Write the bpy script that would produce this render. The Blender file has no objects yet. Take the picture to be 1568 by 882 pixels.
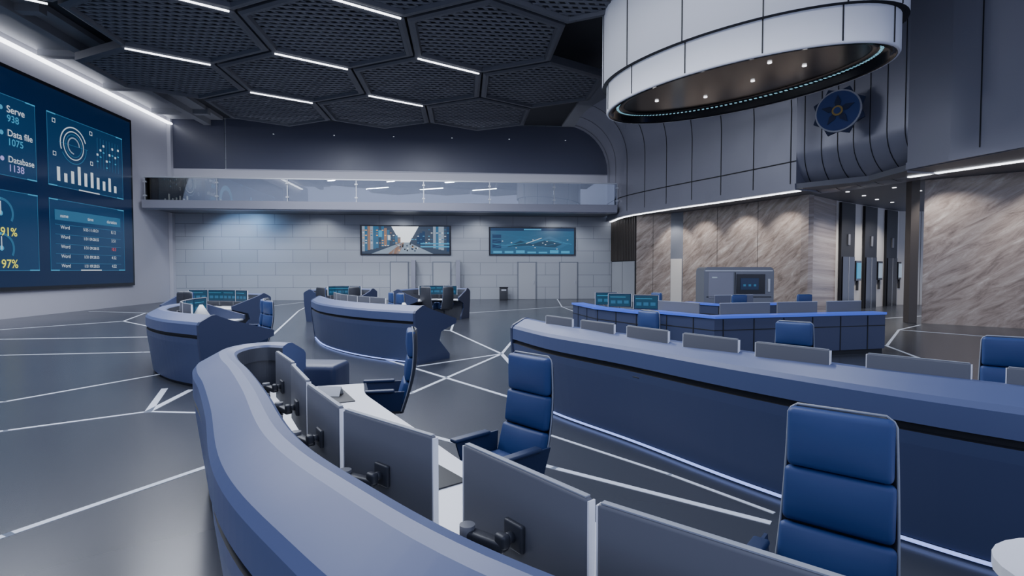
import bpy, bmesh, math, random
from mathutils import Vector, Matrix
random.seed(3)
C = bpy.context.scene.collection

# ---------------------------------------------------------------- materials
def mat(name, col, rough=0.5, metal=0.0, emi=None, es=0.0, noise=0.0, nscale=4.0, coat=0.0, spec=0.5):
    m = bpy.data.materials.new(name); m.use_nodes = True
    nt = m.node_tree; b = nt.nodes['Principled BSDF']
    b.inputs['Base Color'].default_value = (*col, 1)
    b.inputs['Roughness'].default_value = rough
    b.inputs['Metallic'].default_value = metal
    b.inputs['Specular IOR Level'].default_value = spec
    if coat: b.inputs['Coat Weight'].default_value = coat; b.inputs['Coat Roughness'].default_value = 0.1
    if emi:
        b.inputs['Emission Color'].default_value = (*emi, 1); b.inputs['Emission Strength'].default_value = es
    if noise:
        tc = nt.nodes.new('ShaderNodeTexCoord'); n = nt.nodes.new('ShaderNodeTexNoise')
        n.inputs['Scale'].default_value = nscale; n.inputs['Detail'].default_value = 4
        nt.links.new(tc.outputs['Object'], n.inputs['Vector'])
        r = nt.nodes.new('ShaderNodeMapRange')
        r.inputs['To Min'].default_value = max(0.02, rough - noise); r.inputs['To Max'].default_value = min(1, rough + noise)
        nt.links.new(n.outputs['Fac'], r.inputs['Value']); nt.links.new(r.outputs[0], b.inputs['Roughness'])
    return m

def brickmat(name, c1, c2, cm, w, h, mort, rough, axes=('X', 'Z')):
    m = mat(name, c1, rough); nt = m.node_tree; b = nt.nodes['Principled BSDF']
    tc = nt.nodes.new('ShaderNodeTexCoord'); sx = nt.nodes.new('ShaderNodeSeparateXYZ'); cx = nt.nodes.new('ShaderNodeCombineXYZ')
    nt.links.new(tc.outputs['Object'], sx.inputs[0])
    nt.links.new(sx.outputs[axes[0]], cx.inputs[0]); nt.links.new(sx.outputs[axes[1]], cx.inputs[1])
    br = nt.nodes.new('ShaderNodeTexBrick')
    br.inputs['Color1'].default_value = (*c1, 1); br.inputs['Color2'].default_value = (*c2, 1); br.inputs['Mortar'].default_value = (*cm, 1)
    br.inputs['Scale'].default_value = 1; br.inputs['Brick Width'].default_value = w; br.inputs['Row Height'].default_value = h
    br.inputs['Mortar Size'].default_value = mort; br.inputs['Mortar Smooth'].default_value = 0.1
    nt.links.new(cx.outputs[0], br.inputs['Vector']); nt.links.new(br.outputs['Color'], b.inputs['Base Color'])
    return m

def marblemat():
    m = mat('marble', (0.3, 0.27, 0.25), 0.24); nt = m.node_tree; b = nt.nodes['Principled BSDF']
    tc = nt.nodes.new('ShaderNodeTexCoord'); cx = nt.nodes.new('ShaderNodeCombineXYZ')
    def dot(v, sc):
        d = nt.nodes.new('ShaderNodeVectorMath'); d.operation = 'DOT_PRODUCT'; nt.links.new(tc.outputs['Object'], d.inputs[0])
        d.inputs[1].default_value = tuple(a * sc for a in v); return d.outputs['Value']
    nt.links.new(dot((-.29, .49, .82), 2.7), cx.inputs[0]); nt.links.new(dot((.41, -.70, .57), .6), cx.inputs[1])
    n = nt.nodes.new('ShaderNodeTexNoise'); n.inputs['Scale'].default_value = 1.5; n.inputs['Detail'].default_value = 12
    n.inputs['Roughness'].default_value = 0.72; n.inputs['Distortion'].default_value = 0.7
    nt.links.new(cx.outputs[0], n.inputs['Vector'])
    r = nt.nodes.new('ShaderNodeValToRGB'); e = r.color_ramp.elements
    e[0].position = 0.3; e[0].color = (0.11, 0.085, 0.072, 1); e[1].position = 0.74; e[1].color = (0.62, 0.57, 0.54, 1)
    x = e.new(0.46); x.color = (0.27, 0.22, 0.195, 1); x = e.new(0.58); x.color = (0.37, 0.32, 0.29, 1)
    nt.links.new(n.outputs['Fac'], r.inputs[0]); nt.links.new(r.outputs[0], b.inputs['Base Color'])
    return m

M = {}
M['shell'] = mat('console_blue_lacquer', (0.082, 0.108, 0.22), 0.42, noise=0.04, nscale=2)
M['shell_lo'] = mat('console_lower_blue', (0.058, 0.076, 0.155), 0.4, noise=0.04, nscale=2)
M['shell_dk'] = mat('console_navy_lacquer', (0.038, 0.05, 0.105), 0.4, noise=0.05)
M['gap'] = mat('shadow_gap', (0.006, 0.007, 0.011), 0.6)
M['inner'] = mat('console_inner_grey', (0.06, 0.064, 0.08), 0.5)
M['desk'] = mat('desk_white', (0.9, 0.91, 0.94), 0.3)
M['matdk'] = mat('desk_mat', (0.012, 0.013, 0.016), 0.55)
M['led'] = mat('led_blue', (0.3, 0.4, 1), 0.4, emi=(0.32, 0.44, 1.0), es=1.4)
M['ledtop'] = mat('led_blue_top', (0.05, 0.09, 0.4), 0.3, emi=(0.05, 0.12, 0.7), es=0.6)
M['white_led'] = mat('led_white', (1, 1, 1), 0.4, emi=(0.9, 0.93, 1.0), es=6)
M['leather'] = mat('blue_leather', (0.02, 0.052, 0.175), 0.5, noise=0.06, nscale=30)
M['leather_dk'] = mat('navy_leather', (0.014, 0.028, 0.08), 0.45)
M['silver'] = mat('silver_edge', (0.55, 0.57, 0.61), 0.35, 0.5)
M['piping'] = mat('grey_piping', (0.3, 0.32, 0.36), 0.5)
M['charcoal'] = mat('charcoal_plastic', (0.035, 0.038, 0.048), 0.45)
M['mon_back'] = mat('monitor_back_grey', (0.13, 0.135, 0.155), 0.45, 0.0, noise=0.05)
M['black'] = mat('black_gloss', (0.006, 0.006, 0.009), 0.15)
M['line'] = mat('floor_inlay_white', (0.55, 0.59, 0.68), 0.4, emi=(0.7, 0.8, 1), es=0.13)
M['hexframe'] = mat('hex_frame', (0.085, 0.09, 0.11), 0.5)
M['hexbar'] = mat('hex_mesh', (0.14, 0.148, 0.175), 0.5)
M['ceil'] = mat('ceiling_dark', (0.02, 0.022, 0.028), 0.6)
M['ceil_gr'] = mat('ceiling_grey', (0.2, 0.205, 0.23), 0.6)
M['wall_l'] = mat('wall_plaster', (0.4, 0.4, 0.46), 0.65, noise=0.05)
M['wall_band'] = mat('wall_light_band', (0.42, 0.42, 0.47), 0.5)
M['panel_dark'] = mat('dark_blue_panel', (0.055, 0.06, 0.095), 0.34, noise=0.04, nscale=1)
M['metal_wall'] = mat('brushed_panel', (0.26, 0.265, 0.32), 0.34, 0.2, noise=0.06, nscale=1.2)
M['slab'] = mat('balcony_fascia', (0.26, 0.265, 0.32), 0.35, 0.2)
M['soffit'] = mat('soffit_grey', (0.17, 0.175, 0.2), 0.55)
M['drum'] = mat('drum_white', (0.9, 0.91, 0.95), 0.25)
M['teal'] = mat('led_teal', (0.4, 0.8, 0.9), 0.4, emi=(0.3, 0.7, 0.9), es=1.0)
M['wall_back'] = brickmat('wall_back_tiles', (0.34, 0.36, 0.40), (0.365, 0.385, 0.43), (0.15, 0.165, 0.19), 2.1, 0.78, 0.012, 0.38)
M['door'] = mat('door_grey', (0.37, 0.385, 0.42), 0.4)
M['door_frame'] = mat('door_frame_grey', (0.15, 0.165, 0.2), 0.4)
M['cream'] = mat('lobby_cream_panel', (0.58, 0.56, 0.53), 0.4)
M['marble'] = marblemat()
M['slat'] = mat('wood_slat', (0.07, 0.06, 0.055), 0.5)
M['kiosk'] = mat('kiosk_steel', (0.19, 0.2, 0.23), 0.35, 0.3)
M['scr_bg'] = mat('screen_navy', (0.0, 0.004, 0.02), 0.15, emi=(0.002, 0.01, 0.035), es=1)
M['scr_panel'] = mat('screen_panel_blue', (0, 0.01, 0.03), 0.2, emi=(0.004, 0.026, 0.075), es=1)
M['scr_cyan'] = mat('screen_cyan', (0, 0, 0), 0.4, emi=(0.06, 0.4, 0.7), es=0.8)
M['scr_line'] = mat('screen_line', (0, 0, 0), 0.4, emi=(0.03, 0.15, 0.3), es=0.8)
M['scr_white'] = mat('screen_white', (0, 0, 0), 0.4, emi=(0.75, 0.85, 0.95), es=0.85)
M['scr_sky'] = mat('screen_sky', (0, 0, 0), 0.4, emi=(0.85, 0.92, 1.0), es=1.3)
M['scr_yel'] = mat('screen_yellow', (0, 0, 0), 0.4, emi=(0.9, 0.9, 0.1), es=1.0)
M['scr_red'] = mat('screen_red', (0, 0, 0), 0.4, emi=(0.9, 0.1, 0.08), es=0.8)
M['scr_purp'] = mat('screen_purple', (0, 0, 0), 0.4, emi=(0.45, 0.4, 0.9), es=0.9)
M['scr_teal'] = mat('screen_teal', (0, 0, 0), 0.3, emi=(0.01, 0.05, 0.1), es=1.0)
M['scr_map'] = mat('screen_map_blue', (0, 0, 0), 0.3, emi=(0.02, 0.1, 0.2), es=1.0)
M['scr_grey'] = mat('screen_bluegrey', (0, 0, 0), 0.3, emi=(0.25, 0.32, 0.42), es=1.0)
M['scr_dk'] = mat('screen_darkblue', (0, 0, 0), 0.3, emi=(0.03, 0.05, 0.09), es=1.0)
M['scr_brown'] = mat('screen_brown', (0, 0, 0), 0.3, emi=(0.28, 0.16, 0.11), es=1.0)
M['scr_or'] = mat('screen_orange', (0, 0, 0), 0.4, emi=(0.9, 0.45, 0.15), es=1.0)
M['gold'] = mat('gold', (0.5, 0.36, 0.12), 0.35, 0.5)
M['emb_blue'] = mat('emblem_blue', (0.04, 0.07, 0.2), 0.35)
M['emb_navy'] = mat('emblem_navy', (0.025, 0.035, 0.08), 0.4)
M['paper'] = mat('paper', (0.8, 0.8, 0.78), 0.7)
M['lampw'] = mat('downlight', (1, 1, 1), 0.4, emi=(0.95, 0.95, 1), es=3)

def floormat():
    m = mat('floor_polished', (0.04, 0.044, 0.054), 0.2); nt = m.node_tree; b = nt.nodes['Principled BSDF']
    tc = nt.nodes.new('ShaderNodeTexCoord'); n = nt.nodes.new('ShaderNodeTexNoise'); n.inputs['Scale'].default_value = 0.25; n.inputs['Detail'].default_value = 1
    nt.links.new(tc.outputs['Object'], n.inputs['Vector'])
    r = nt.nodes.new('ShaderNodeMapRange'); r.inputs['To Min'].default_value = 0.22; r.inputs['To Max'].default_value = 0.28
    nt.links.new(n.outputs['Fac'], r.inputs['Value']); nt.links.new(r.outputs[0], b.inputs['Roughness'])
    cr = nt.nodes.new('ShaderNodeValToRGB'); cr.color_ramp.elements[0].color = (0.04, 0.044, 0.056, 1); cr.color_ramp.elements[1].color = (0.046, 0.051, 0.064, 1)
    nt.links.new(n.outputs['Fac'], cr.inputs[0]); nt.links.new(cr.outputs[0], b.inputs['Base Color'])
    return m
M['floor'] = floormat()

def glassmat():
    m = bpy.data.materials.new('railing_glass'); m.use_nodes = True; nt = m.node_tree; nt.nodes.clear()
    o = nt.nodes.new('ShaderNodeOutputMaterial'); mx = nt.nodes.new('ShaderNodeMixShader'); t = nt.nodes.new('ShaderNodeBsdfTransparent')
    g = nt.nodes.new('ShaderNodeBsdfGlossy'); f = nt.nodes.new('ShaderNodeFresnel'); f.inputs[0].default_value = 2.2
    t.inputs[0].default_value = (0.72, 0.77, 0.84, 1); g.inputs['Roughness'].default_value = 0.01
    nt.links.new(f.outputs[0], mx.inputs[0]); nt.links.new(t.outputs[0], mx.inputs[1]); nt.links.new(g.outputs[0], mx.inputs[2]); nt.links.new(mx.outputs[0], o.inputs[0])
    return m
M['glass'] = glassmat()

# ---------------------------------------------------------------- mesh builder
class MB:
    def __init__(s): s.v = []; s.f = []; s.m = []; s.sm = []; s.keys = []
    def mi(s, k):
        if k not in s.keys: s.keys.append(k)
        return s.keys.index(k)
    def add(s, vs, fs, k, smooth=False, mx=None):
        o = len(s.v)
        for p in vs:
            p = Vector(p)
            if mx is not None: p = mx @ p
            s.v.append(p)
        for i, f in enumerate(fs):
            s.f.append([a + o for a in f]); kk = k[i] if isinstance(k, list) else k
            s.m.append(s.mi(kk)); s.sm.append(smooth)
    def box(s, c, d, k, rz=0, mx=None):
        x, y, z = d[0] / 2, d[1] / 2, d[2] / 2
        vs = [(a, b, e) for a in (-x, x) for b in (-y, y) for e in (-z, z)]
        fs = [(0, 1, 3, 2), (4, 6, 7, 5), (0, 4, 5, 1), (2, 3, 7, 6), (0, 2, 6, 4), (1, 5, 7, 3)]
        T = Matrix.Translation(c) @ Matrix.Rotation(rz, 4, 'Z')
        if mx is not None: T = mx @ T
        s.add(vs, fs, k, False, T)
    def rbox(s, d, r, k, mx, n=4, bulge=0.0):
        h = [a / 2 for a in d]
        def par(hh):
            L = [-hh, -hh + .25 * r, -hh + .6 * r, -hh + r]
            L += [(-hh + r) + (2 * (hh - r)) * i / n for i in range(1, n)]
            L += [hh - r, hh - .6 * r, hh - .25 * r, hh]; return L
        P = [par(a) for a in h]
        for ax in range(3):
            u, w = (ax + 1) % 3, (ax + 2) % 3
            for sg in (-1, 1):
                vs = []; nu, nw = len(P[u]), len(P[w])
                for a in P[u]:
                    for b in P[w]:
                        p = [0, 0, 0]; p[ax] = sg * h[ax]; p[u] = a; p[w] = b
                        q = [max(-(h[i] - r), min(h[i] - r, p[i])) for i in range(3)]
                        dd = Vector([p[i] - q[i] for i in range(3)])
                        pt = Vector(q) + dd.normalized() * r
                        if bulge and pt.y > 0:
                            pt.y += bulge * max(0, 1 - (pt.x / h[0]) ** 2) * max(0, 1 - (pt.z / h[2]) ** 2)
                        vs.append(pt)
                fs = [(i * nw + j, (i + 1) * nw + j, (i + 1) * nw + j + 1, i * nw + j + 1) for i in range(nu - 1) for j in range(nw - 1)]
                s.add(vs, fs, k, True, mx)
    def cyl(s, p0, p1, r, k, seg=16, r2=None, smooth=True, mx=None):
        p0 = Vector(p0); p1 = Vector(p1); r2 = r if r2 is None else r2
        z = (p1 - p0).normalized(); a = z.orthogonal().normalized(); b = z.cross(a)
        vs = []
        for p, rr in ((p0, r), (p1, r2)):
            for i in range(seg):
                t = 2 * math.pi * i / seg; vs.append(p + a * math.cos(t) * rr + b * math.sin(t) * rr)
        fs = [(i, (i + 1) % seg, seg + (i + 1) % seg, seg + i) for i in range(seg)]
        s.add(vs, fs, k, smooth, mx)
        s.add(vs[:seg], [tuple(range(seg))], k, False, mx); s.add(vs[seg:], [tuple(range(seg))], k, False, mx)
    def tube(s, pts, r, k, seg=8, mx=None):
        P = [Vector(p) for p in pts]; vs = []; a = None
        for i, p in enumerate(P):
            t = (P[min(len(P) - 1, i + 1)] - P[max(0, i - 1)]).normalized()
            a = t.orthogonal().normalized() if a is None else (a - t * a.dot(t)).normalized()
            b = t.cross(a)
            for j in range(seg):
                g = 2 * math.pi * j / seg; vs.append(p + a * math.cos(g) * r + b * math.sin(g) * r)
        fs = [(i * seg + j, i * seg + (j + 1) % seg, (i + 1) * seg + (j + 1) % seg, (i + 1) * seg + j) for i in range(len(P) - 1) for j in range(seg)]
        s.add(vs, fs, k, True, mx)
    def prism(s, poly, z0, z1, k, ktop=None, mx=None):
        n = len(poly); vs = [(p[0], p[1], z0) for p in poly] + [(p[0], p[1], z1) for p in poly]
        fs = [(i, (i + 1) % n, n + (i + 1) % n, n + i) for i in range(n)] + [tuple(range(n)), tuple(range(n, 2 * n))]
        ks = [k] * n + [k, ktop or k]
        s.add(vs, fs, ks, False, mx)
    def sweep(s, path, prof, ks, closed=True, caps=True, smooth=False, loop=False):
        n = len(path); T = []
        for i in range(n):
            if loop: a = Vector(path[i - 1]); b = Vector(path[(i + 1) % n])
            else: a = Vector(path[max(0, i - 1)]); b = Vector(path[min(n - 1, i + 1)])
            t = (b - a).normalized(); T.append(Vector((t.y, -t.x)))
        m = len(prof); vs = []
        for p, nn in zip(path, T):
            for (o, z) in prof: vs.append((p[0] + nn.x * o, p[1] + nn.y * o, z))
        fs = []; kk = []
        L = m if closed else m - 1; N = n if loop else n - 1
        for i in range(N):
            for j in range(L):
                i2 = (i + 1) % n; j2 = (j + 1) % m
                fs.append((i * m + j, i2 * m + j, i2 * m + j2, i * m + j2)); kk.append(ks[j] if isinstance(ks, list) else ks)
        if caps and closed and not loop:
            fs.append(tuple(range(m))); fs.append(tuple(range((n - 1) * m, n * m)))
            c = ks[0] if isinstance(ks, list) else ks; kk += [c, c]
        s.add(vs, fs, kk, smooth)
    def mesh(s, name, weld=True):
        me = bpy.data.meshes.new(name); me.from_pydata([tuple(v) for v in s.v], [], s.f)
        for k in s.keys: me.materials.append(M[k])
        for p, a, b in zip(me.polygons, s.m, s.sm): p.material_index = a; p.use_smooth = b
        bm = bmesh.new(); bm.from_mesh(me)
        if weld: bmesh.ops.remove_doubles(bm, verts=bm.verts, dist=1e-5)
        bmesh.ops.recalc_face_normals(bm, faces=bm.faces); bm.to_mesh(me); bm.free()
        return me
    def obj(s, name, loc=(0, 0, 0), rz=0, parent=None, bevel=0, weld=True):
        o = bpy.data.objects.new(name, s.mesh(name, weld)); C.objects.link(o); o.location = loc; o.rotation_euler = (0, 0, rz)
        if parent: o.parent = parent
        if bevel:
            b = o.modifiers.new('bevel', 'BEVEL'); b.width = bevel; b.segments = 2; b.limit_method = 'ANGLE'; b.angle_limit = math.radians(40)
        return o

def inst(me, name, loc, rz=0, sc=1):
    o = bpy.data.objects.new(name, me); C.objects.link(o); o.location = loc; o.rotation_euler = (0, 0, rz); o.scale = (sc,) * 3
    return o

def smooth(pts, n=8):
    P = [Vector(p) for p in pts]; P = [2 * P[0] - P[1]] + P + [2 * P[-1] - P[-2]]; out = []
    for i in range(1, len(P) - 2):
        for j in range(n):
            t = j / n; a, b, c, d = P[i - 1:i + 3]
            out.append(0.5 * ((2 * b) + (c - a) * t + (2 * a - 5 * b + 4 * c - d) * t * t + (3 * b - a - 3 * c + d) * t ** 3))
    out.append(P[-2]); return out

def at(path, s):
    acc = 0
    for a, b in zip(path, path[1:]):
        L = (b - a).length
        if acc + L >= s:
            t = (b - a).normalized(); return a + t * (s - acc), t
        acc += L
    t = (path[-1] - path[-2]).normalized(); return path[-1], t
def plen(path): return sum((b - a).length for a, b in zip(path, path[1:]))

# ---------------------------------------------------------------- room shell
XL = -17.6; YB = 34.2; ZC = 11.1
b = MB(); b.box((4, 13.5, -0.1), (48, 46, 0.2), 'floor'); b.obj('floor')

b = MB()
def fl(pts, w=0.065):
    for p, q in zip(pts, pts[1:]):
        p = Vector(p); q = Vector(q); t = (q - p).normalized(); n = Vector((-t.y, t.x)) * w / 2
        p = p - t * w * .4; q = q + t * w * .4
        b.prism([p + n, q + n, q - n, p - n], 0.0, 0.004, 'line')
fl([(-6.0, -0.3), (-3.26, 4.09), (-2.0, 6.1)]); fl([(-9, 4.5), (-5.39, 6.77), (-4.21, 7.52), (-3.0, 7.3)], .055)
fl([(-4.21, 7.52), (-4.75, 8.93)], .09); fl([(-4.21, 7.52), (-4.3, 8.8)], .09)
fl([(-10, 6.7), (-6.58, 8.27), (-5.5, 10.2)], .055); fl([(-16, 12.4), (-10.2, 12.8), (-7.36, 12.99), (-6.3, 13.0)], .055)
fl([(-17, 15.5), (-12.5, 15.75), (-8.2, 15.95)]); fl([(-17, 16.8), (-14.6, 18.3), (-12.5, 20.9)]); fl([(-12.5, 20.9), (-13.9, 24.8), (-17, 26)]); fl([(-12.5, 20.9), (-10.5, 18.9), (-8.2, 15.95)])
fl([(-13.9, 24.8), (-10.5, 27), (-8.9, 34)]); fl([(-8.2, 15.95), (-5.5, 15.9), (-7.6, 25.5), (-8.9, 34)])
fl([(.85, 12.0), (-.4, 16.7), (-3.0, 19.2)]); fl([(.85, 12.0), (1.5, 15.2), (5, 19)]); fl([(.85, 12), (1.0, 9.9)], .09); fl([(.85, 12), (-.9, 10.6)])
fl([(-1.6, 11.4), (.76, 7.76), (1.5, 6.6)]); fl([(.85, 12), (-.8, 8.3), (-2.3, 6.9)]); fl([(-.53, 6.25), (.86, 5.01), (2.27, 3.78)]); fl([(1.0, 6.0), (1.9, 4.75), (2.4, 3.93)], .04)
fl([(-.4, 16.7), (-.3, 23.2), (-.6, 34)]); fl([(-.3, 23.2), (5, 27), (6, 34)]); fl([(5, 19), (5, 27)]); fl([(5, 19), (10.5, 12.4), (9.7, 10.5), (8, 7)])
fl([(10.5, 12.4), (13.7, 15.7), (15.6, 17)]); fl([(13.7, 15.7), (15.2, 13.3), (18, 11)]); fl([(12.6, 19.5), (16.5, 19.5), (22, 21.5)]); fl([(5, 27), (12, 24), (12.6, 19.5)])
b.obj('floor_inlay_lines', weld=False)

def wallseg(name, p, q, z0, z1, k, th=0.3, extra=None):
    p = Vector(p); q = Vector(q); t = (q - p).normalized(); n = Vector((t.y, -t.x))
    bb = MB(); bb.prism([p, q, q - n * th, p - n * th], z0, z1, k)
    if extra: extra(bb, p, q, t, n)
    return bb.obj(name)

b = MB(); b.box((XL - .15, 17, ZC / 2), (.3, 36, ZC), 'wall_l'); b.obj('wall_left')
b = MB(); b.box((-3.9, YB + .15, ZC / 2), (27.6, .3, ZC), 'wall_back'); b.obj('wall_back')
b = MB(); b.box((-3.9, YB - .02, 6.9), (27.4, .04, 2.3), 'wall_band')
b.box((-2.2, YB - .05, 9.5), (24.2, .1, 3.0), 'panel_dark'); b.box((-15.9, YB - .03, 9.5), (3.0, .06, 3.0), 'panel_dark')
b.box((-2.2, YB - .11, 8.0), (24.2, .03, .04), 'slab')
for i in range(6): b.box((-11.5 + i * 3.6, YB - .14, 10.15), (.07, .06, .015), 'scr_white')
b.obj('trim_upper_panel')
b = MB(); b.box((XL + .12, YB - .16, ZC / 2), (.22, .3, ZC), 'wall_band'); b.obj('trim_corner_pilaster')

b = MB(); b.box((-2, 18.5, ZC + .1), (32, 34, .2), 'ceil')
b.box((-15.9, 18, ZC - .1), (3.0, 32, .2), 'ceil_gr')
b.box((-15.3, 18, ZC - .35), (.4, 32, .35), 'ceil_gr')
for i in range(7): b.box((-15.8, 8 + i * 4, ZC - .3), (3.0, .35, .3), 'ceil_gr')
b.box((8.5, 21, ZC - .05), (4.5, 26, .1), 'ceil_gr')
b.obj('ceiling')
b = MB(); b.box((XL + .2, 18, ZC - .5), (.22, 32, .08), 'white_led'); b.obj('trim_cove_light')

# balcony
YF = 31.0
b = MB()
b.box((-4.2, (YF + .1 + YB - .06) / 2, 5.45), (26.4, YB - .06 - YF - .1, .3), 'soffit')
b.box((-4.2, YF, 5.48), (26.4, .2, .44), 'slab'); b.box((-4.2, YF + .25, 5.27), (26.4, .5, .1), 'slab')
for x in range(-15, 9, 3):
    for dx in (-.35, 0, .35): b.cyl((x + dx, YF + 1, 5.285), (x + dx, YF + 1, 5.3), .06, 'lampw', 12)
b.obj('balcony')
b = MB()
for i in range(7):
    x0 = -17.3 + i * 3.76; b.box((x0 + 1.88, YF + .05, 6.32), (3.7, .03, 1.2), 'glass')
b.obj('balcony_glass')
b = MB()
b.box((-4.2, YF + .05, 6.96), (26.4, .07, .05), 'silver')
for i in range(8):
    b.box((-17.3 + i * 3.76, YF + .1, 6.34), (.07, .06, 1.25), 'silver')
    for z in (5.95, 6.7): b.box((-17.3 + i * 3.76, YF + .02, z), (.16, .05, .08), 'silver')
b.obj('balcony_railing')

# right upper walls
pA = smooth([(9.25, 34.1), (9.2, 30.6), (10.2, 27.0), (11.6, 23.4), (12.9, 19.9)], 8)
arc = [(2.9 - 2.9 * math.cos(t), 8.2 + 2.9 * math.sin(t)) for t in [math.pi / 2 * i / 10 for i in range(11)]]
profA = [(0, 5.05)] + arc
b = MB(); b.sweep(pA, profA, 'metal_wall', closed=False, smooth=True)
def ribs(bb, path, prof, step, w=.05, off=.012, start=.6):
    s = start; LL = plen(path)
    while s < LL:
        p, t = at(path, s); n = Vector((t.y, -t.x)); vs = []
        for i, (o, z) in enumerate(prof):
            a = prof[max(0, i - 1)]; c = prof[min(len(prof) - 1, i + 1)]; d = Vector((c[0] - a[0], c[1] - a[1])).normalized()
            o2 = o + d.y * off; z2 = z - d.x * off
            for sg in (-1, 1): q = p + n * o2 + t * sg * w / 2; vs.append((q.x, q.y, z2))
        bb.add(vs, [(2 * i, 2 * i + 1, 2 * i + 3, 2 * i + 2) for i in range(len(prof) - 1)], 'gap')
        s += step
ribs(b, pA, profA, 1.75, w=.04)
b.sweep(pA, [(.012, 6.1), (.012, 6.15)], 'gap', closed=False)
b.sweep(pA, [(.06, 5.0), (.06, 5.25), (-.3, 5.25), (-.3, 5.0)], 'slab')
def endcap(bb, p, t, prof, k):
    n = Vector((t.y, -t.x)); m = len(prof)
    bb.add([(p.x + n.x * o, p.y + n.y * o, z) for o, z in prof], [tuple(range(m))], k)
tA = (pA[-1] - pA[-2]).normalized()
endcap(b, pA[-1], tA, [(-1.9, 5.0), (0, 5.0)] + arc + [(2.9, 12.8), (-1.9, 12.8)], 'metal_wall')
b.obj('wall_right_upper', weld=False)
b = MB(); b.sweep(pA, [(-.16, 4.97), (-.32, 4.97), (-.32, 4.99), (-.16, 4.99)], 'white_led'); b.obj('trim_soffit_light')

pB = smooth([(12.9, 19.9), (13.45, 18.9), (13.8, 17.6), (14.1, 16.0)], 8)
arcB = [(-1.5 + 1.5 * math.sin(t), 6.5 - 1.5 * math.cos(t)) for t in [math.pi / 2 * i / 10 for i in range(1, 11)]]
profB = [(-1.8, 5.0), (-1.5, 5.0)] + arcB + [(0, 12.8)]
b = MB(); b.sweep(pB, profB, 'metal_wall', closed=False, smooth=True); ribs(b, pB, profB[1:], .62, start=.3, w=.03)
tB = (pB[-1] - pB[-2]).normalized(); endcap(b, pB[-1], tB, [(-1.8, 5.0), (-1.5, 5.0)] + arcB + [(.0, 5.0)], 'slab')
b.obj('wall_right_curved', weld=False)
pC = [Vector(p) for p in [(14.1, 16.0), (14.2, 14.6), (14.55, 12.7), (15.2, 9.5), (16, 6)]]
b = MB(); b.sweep(pC, [(0, 5.15), (0, 12.8)], 'metal_wall', closed=False); ribs(b, pC, [(0, 5.15), (0, 12.8)], 3.1, start=2.2, w=.035)
b.sweep(pC, [(.05, 5.08), (.05, 5.3), (-.2, 5.3), (-.2, 5.08)], 'slab'); b.obj('wall_right_front', weld=False)
b = MB(); b.sweep([Vector(p) for p in [(15.0, 17.0), (15.6, 15.4), (16.5, 13.0), (17.5, 10)]], [(0, 5.05), (-.14, 5.05), (-.14, 5.02), (0, 5.02)], 'white_led'); b.obj('trim_soffit_light_front')
# soffit over the lobby
b = MB()
b.prism([(9.2, 34.1), (9.2, 30.6), (10.2, 27), (11.6, 23.4), (12.9, 19.9), (14.4, 18.0), (14.1, 16), (14.55, 12.7), (16, 6), (26, 6), (30, 34.1)], 5.06, 5.25, 'soffit')
for (x, y) in [(15.5, 20.5), (17, 21.5), (18.5, 22.6), (20, 23.5), (16.5, 19.3), (18.2, 20), (21, 22.5), (15.6, 18.5)]:
    b.cyl((x, y, 5.04), (x, y, 5.065), .07, 'lampw', 12)
b.obj('ceiling_lobby')

# marble + lobby walls
M1, M1b, M2, M3, M4, M5, M6 = (10.1, 30.7), (11.5, 29.0), (12.0, 28.5), (14.4, 21.3), (16.95, 23.1), (23.4, 27.0), (29, 26.5)
def slats(bb, p, q, t, n):
    LL = (q - p).length; s = .1
    while s < LL:
        c = p + t * s + n * .04; bb.box((c.x, c.y, 3.75), (.07, .08, 2.6), 'slat', rz=math.atan2(t.y, t.x)); s += .22
    c = p + t * LL * .5 + n * .03; bb.box((c.x, c.y, 1.2), (LL * .9, .05, 2.4), 'door', rz=math.atan2(t.y, t.x))
    bb.box((c.x, c.y, 1.2), (.02, .07, 2.4), 'gap', rz=math.atan2(t.y, t.x))
wallseg('wall_slatted', (9.6, 34.2), M1, 0, 5.05, 'gap', extra=slats)
def msee(step):
    def f(bb, p, q, t, n):
        LL = (q - p).length; s = step
        while s < LL - .2:
            c = p + t * s + n * .003; bb.box((c.x, c.y, 2.52), (.015, .01, 5.05), 'gap', rz=math.atan2(t.y, t.x)); s += step
    return f
wallseg('wall_marble_left', M1, M1b, 0, 5.05, 'marble', extra=msee(1.1))
def ldoor(bb, p, q, t, n):
    c = p + (q - p) * .5 + n * .02; bb.box((c.x, c.y, 1.25), ((q - p).length * .9, .06, 2.5), 'cream', rz=math.atan2(t.y, t.x))
wallseg('wall_lobby_door', M1b, M2, 0, 5.05, 'door_frame', extra=ldoor)
wallseg('wall_marble_main', M2, M3, 0, 5.05, 'marble', extra=msee(2.5))
wallseg('wall_marble_side', M3, M4, 0, 5.05, 'marble')
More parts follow.
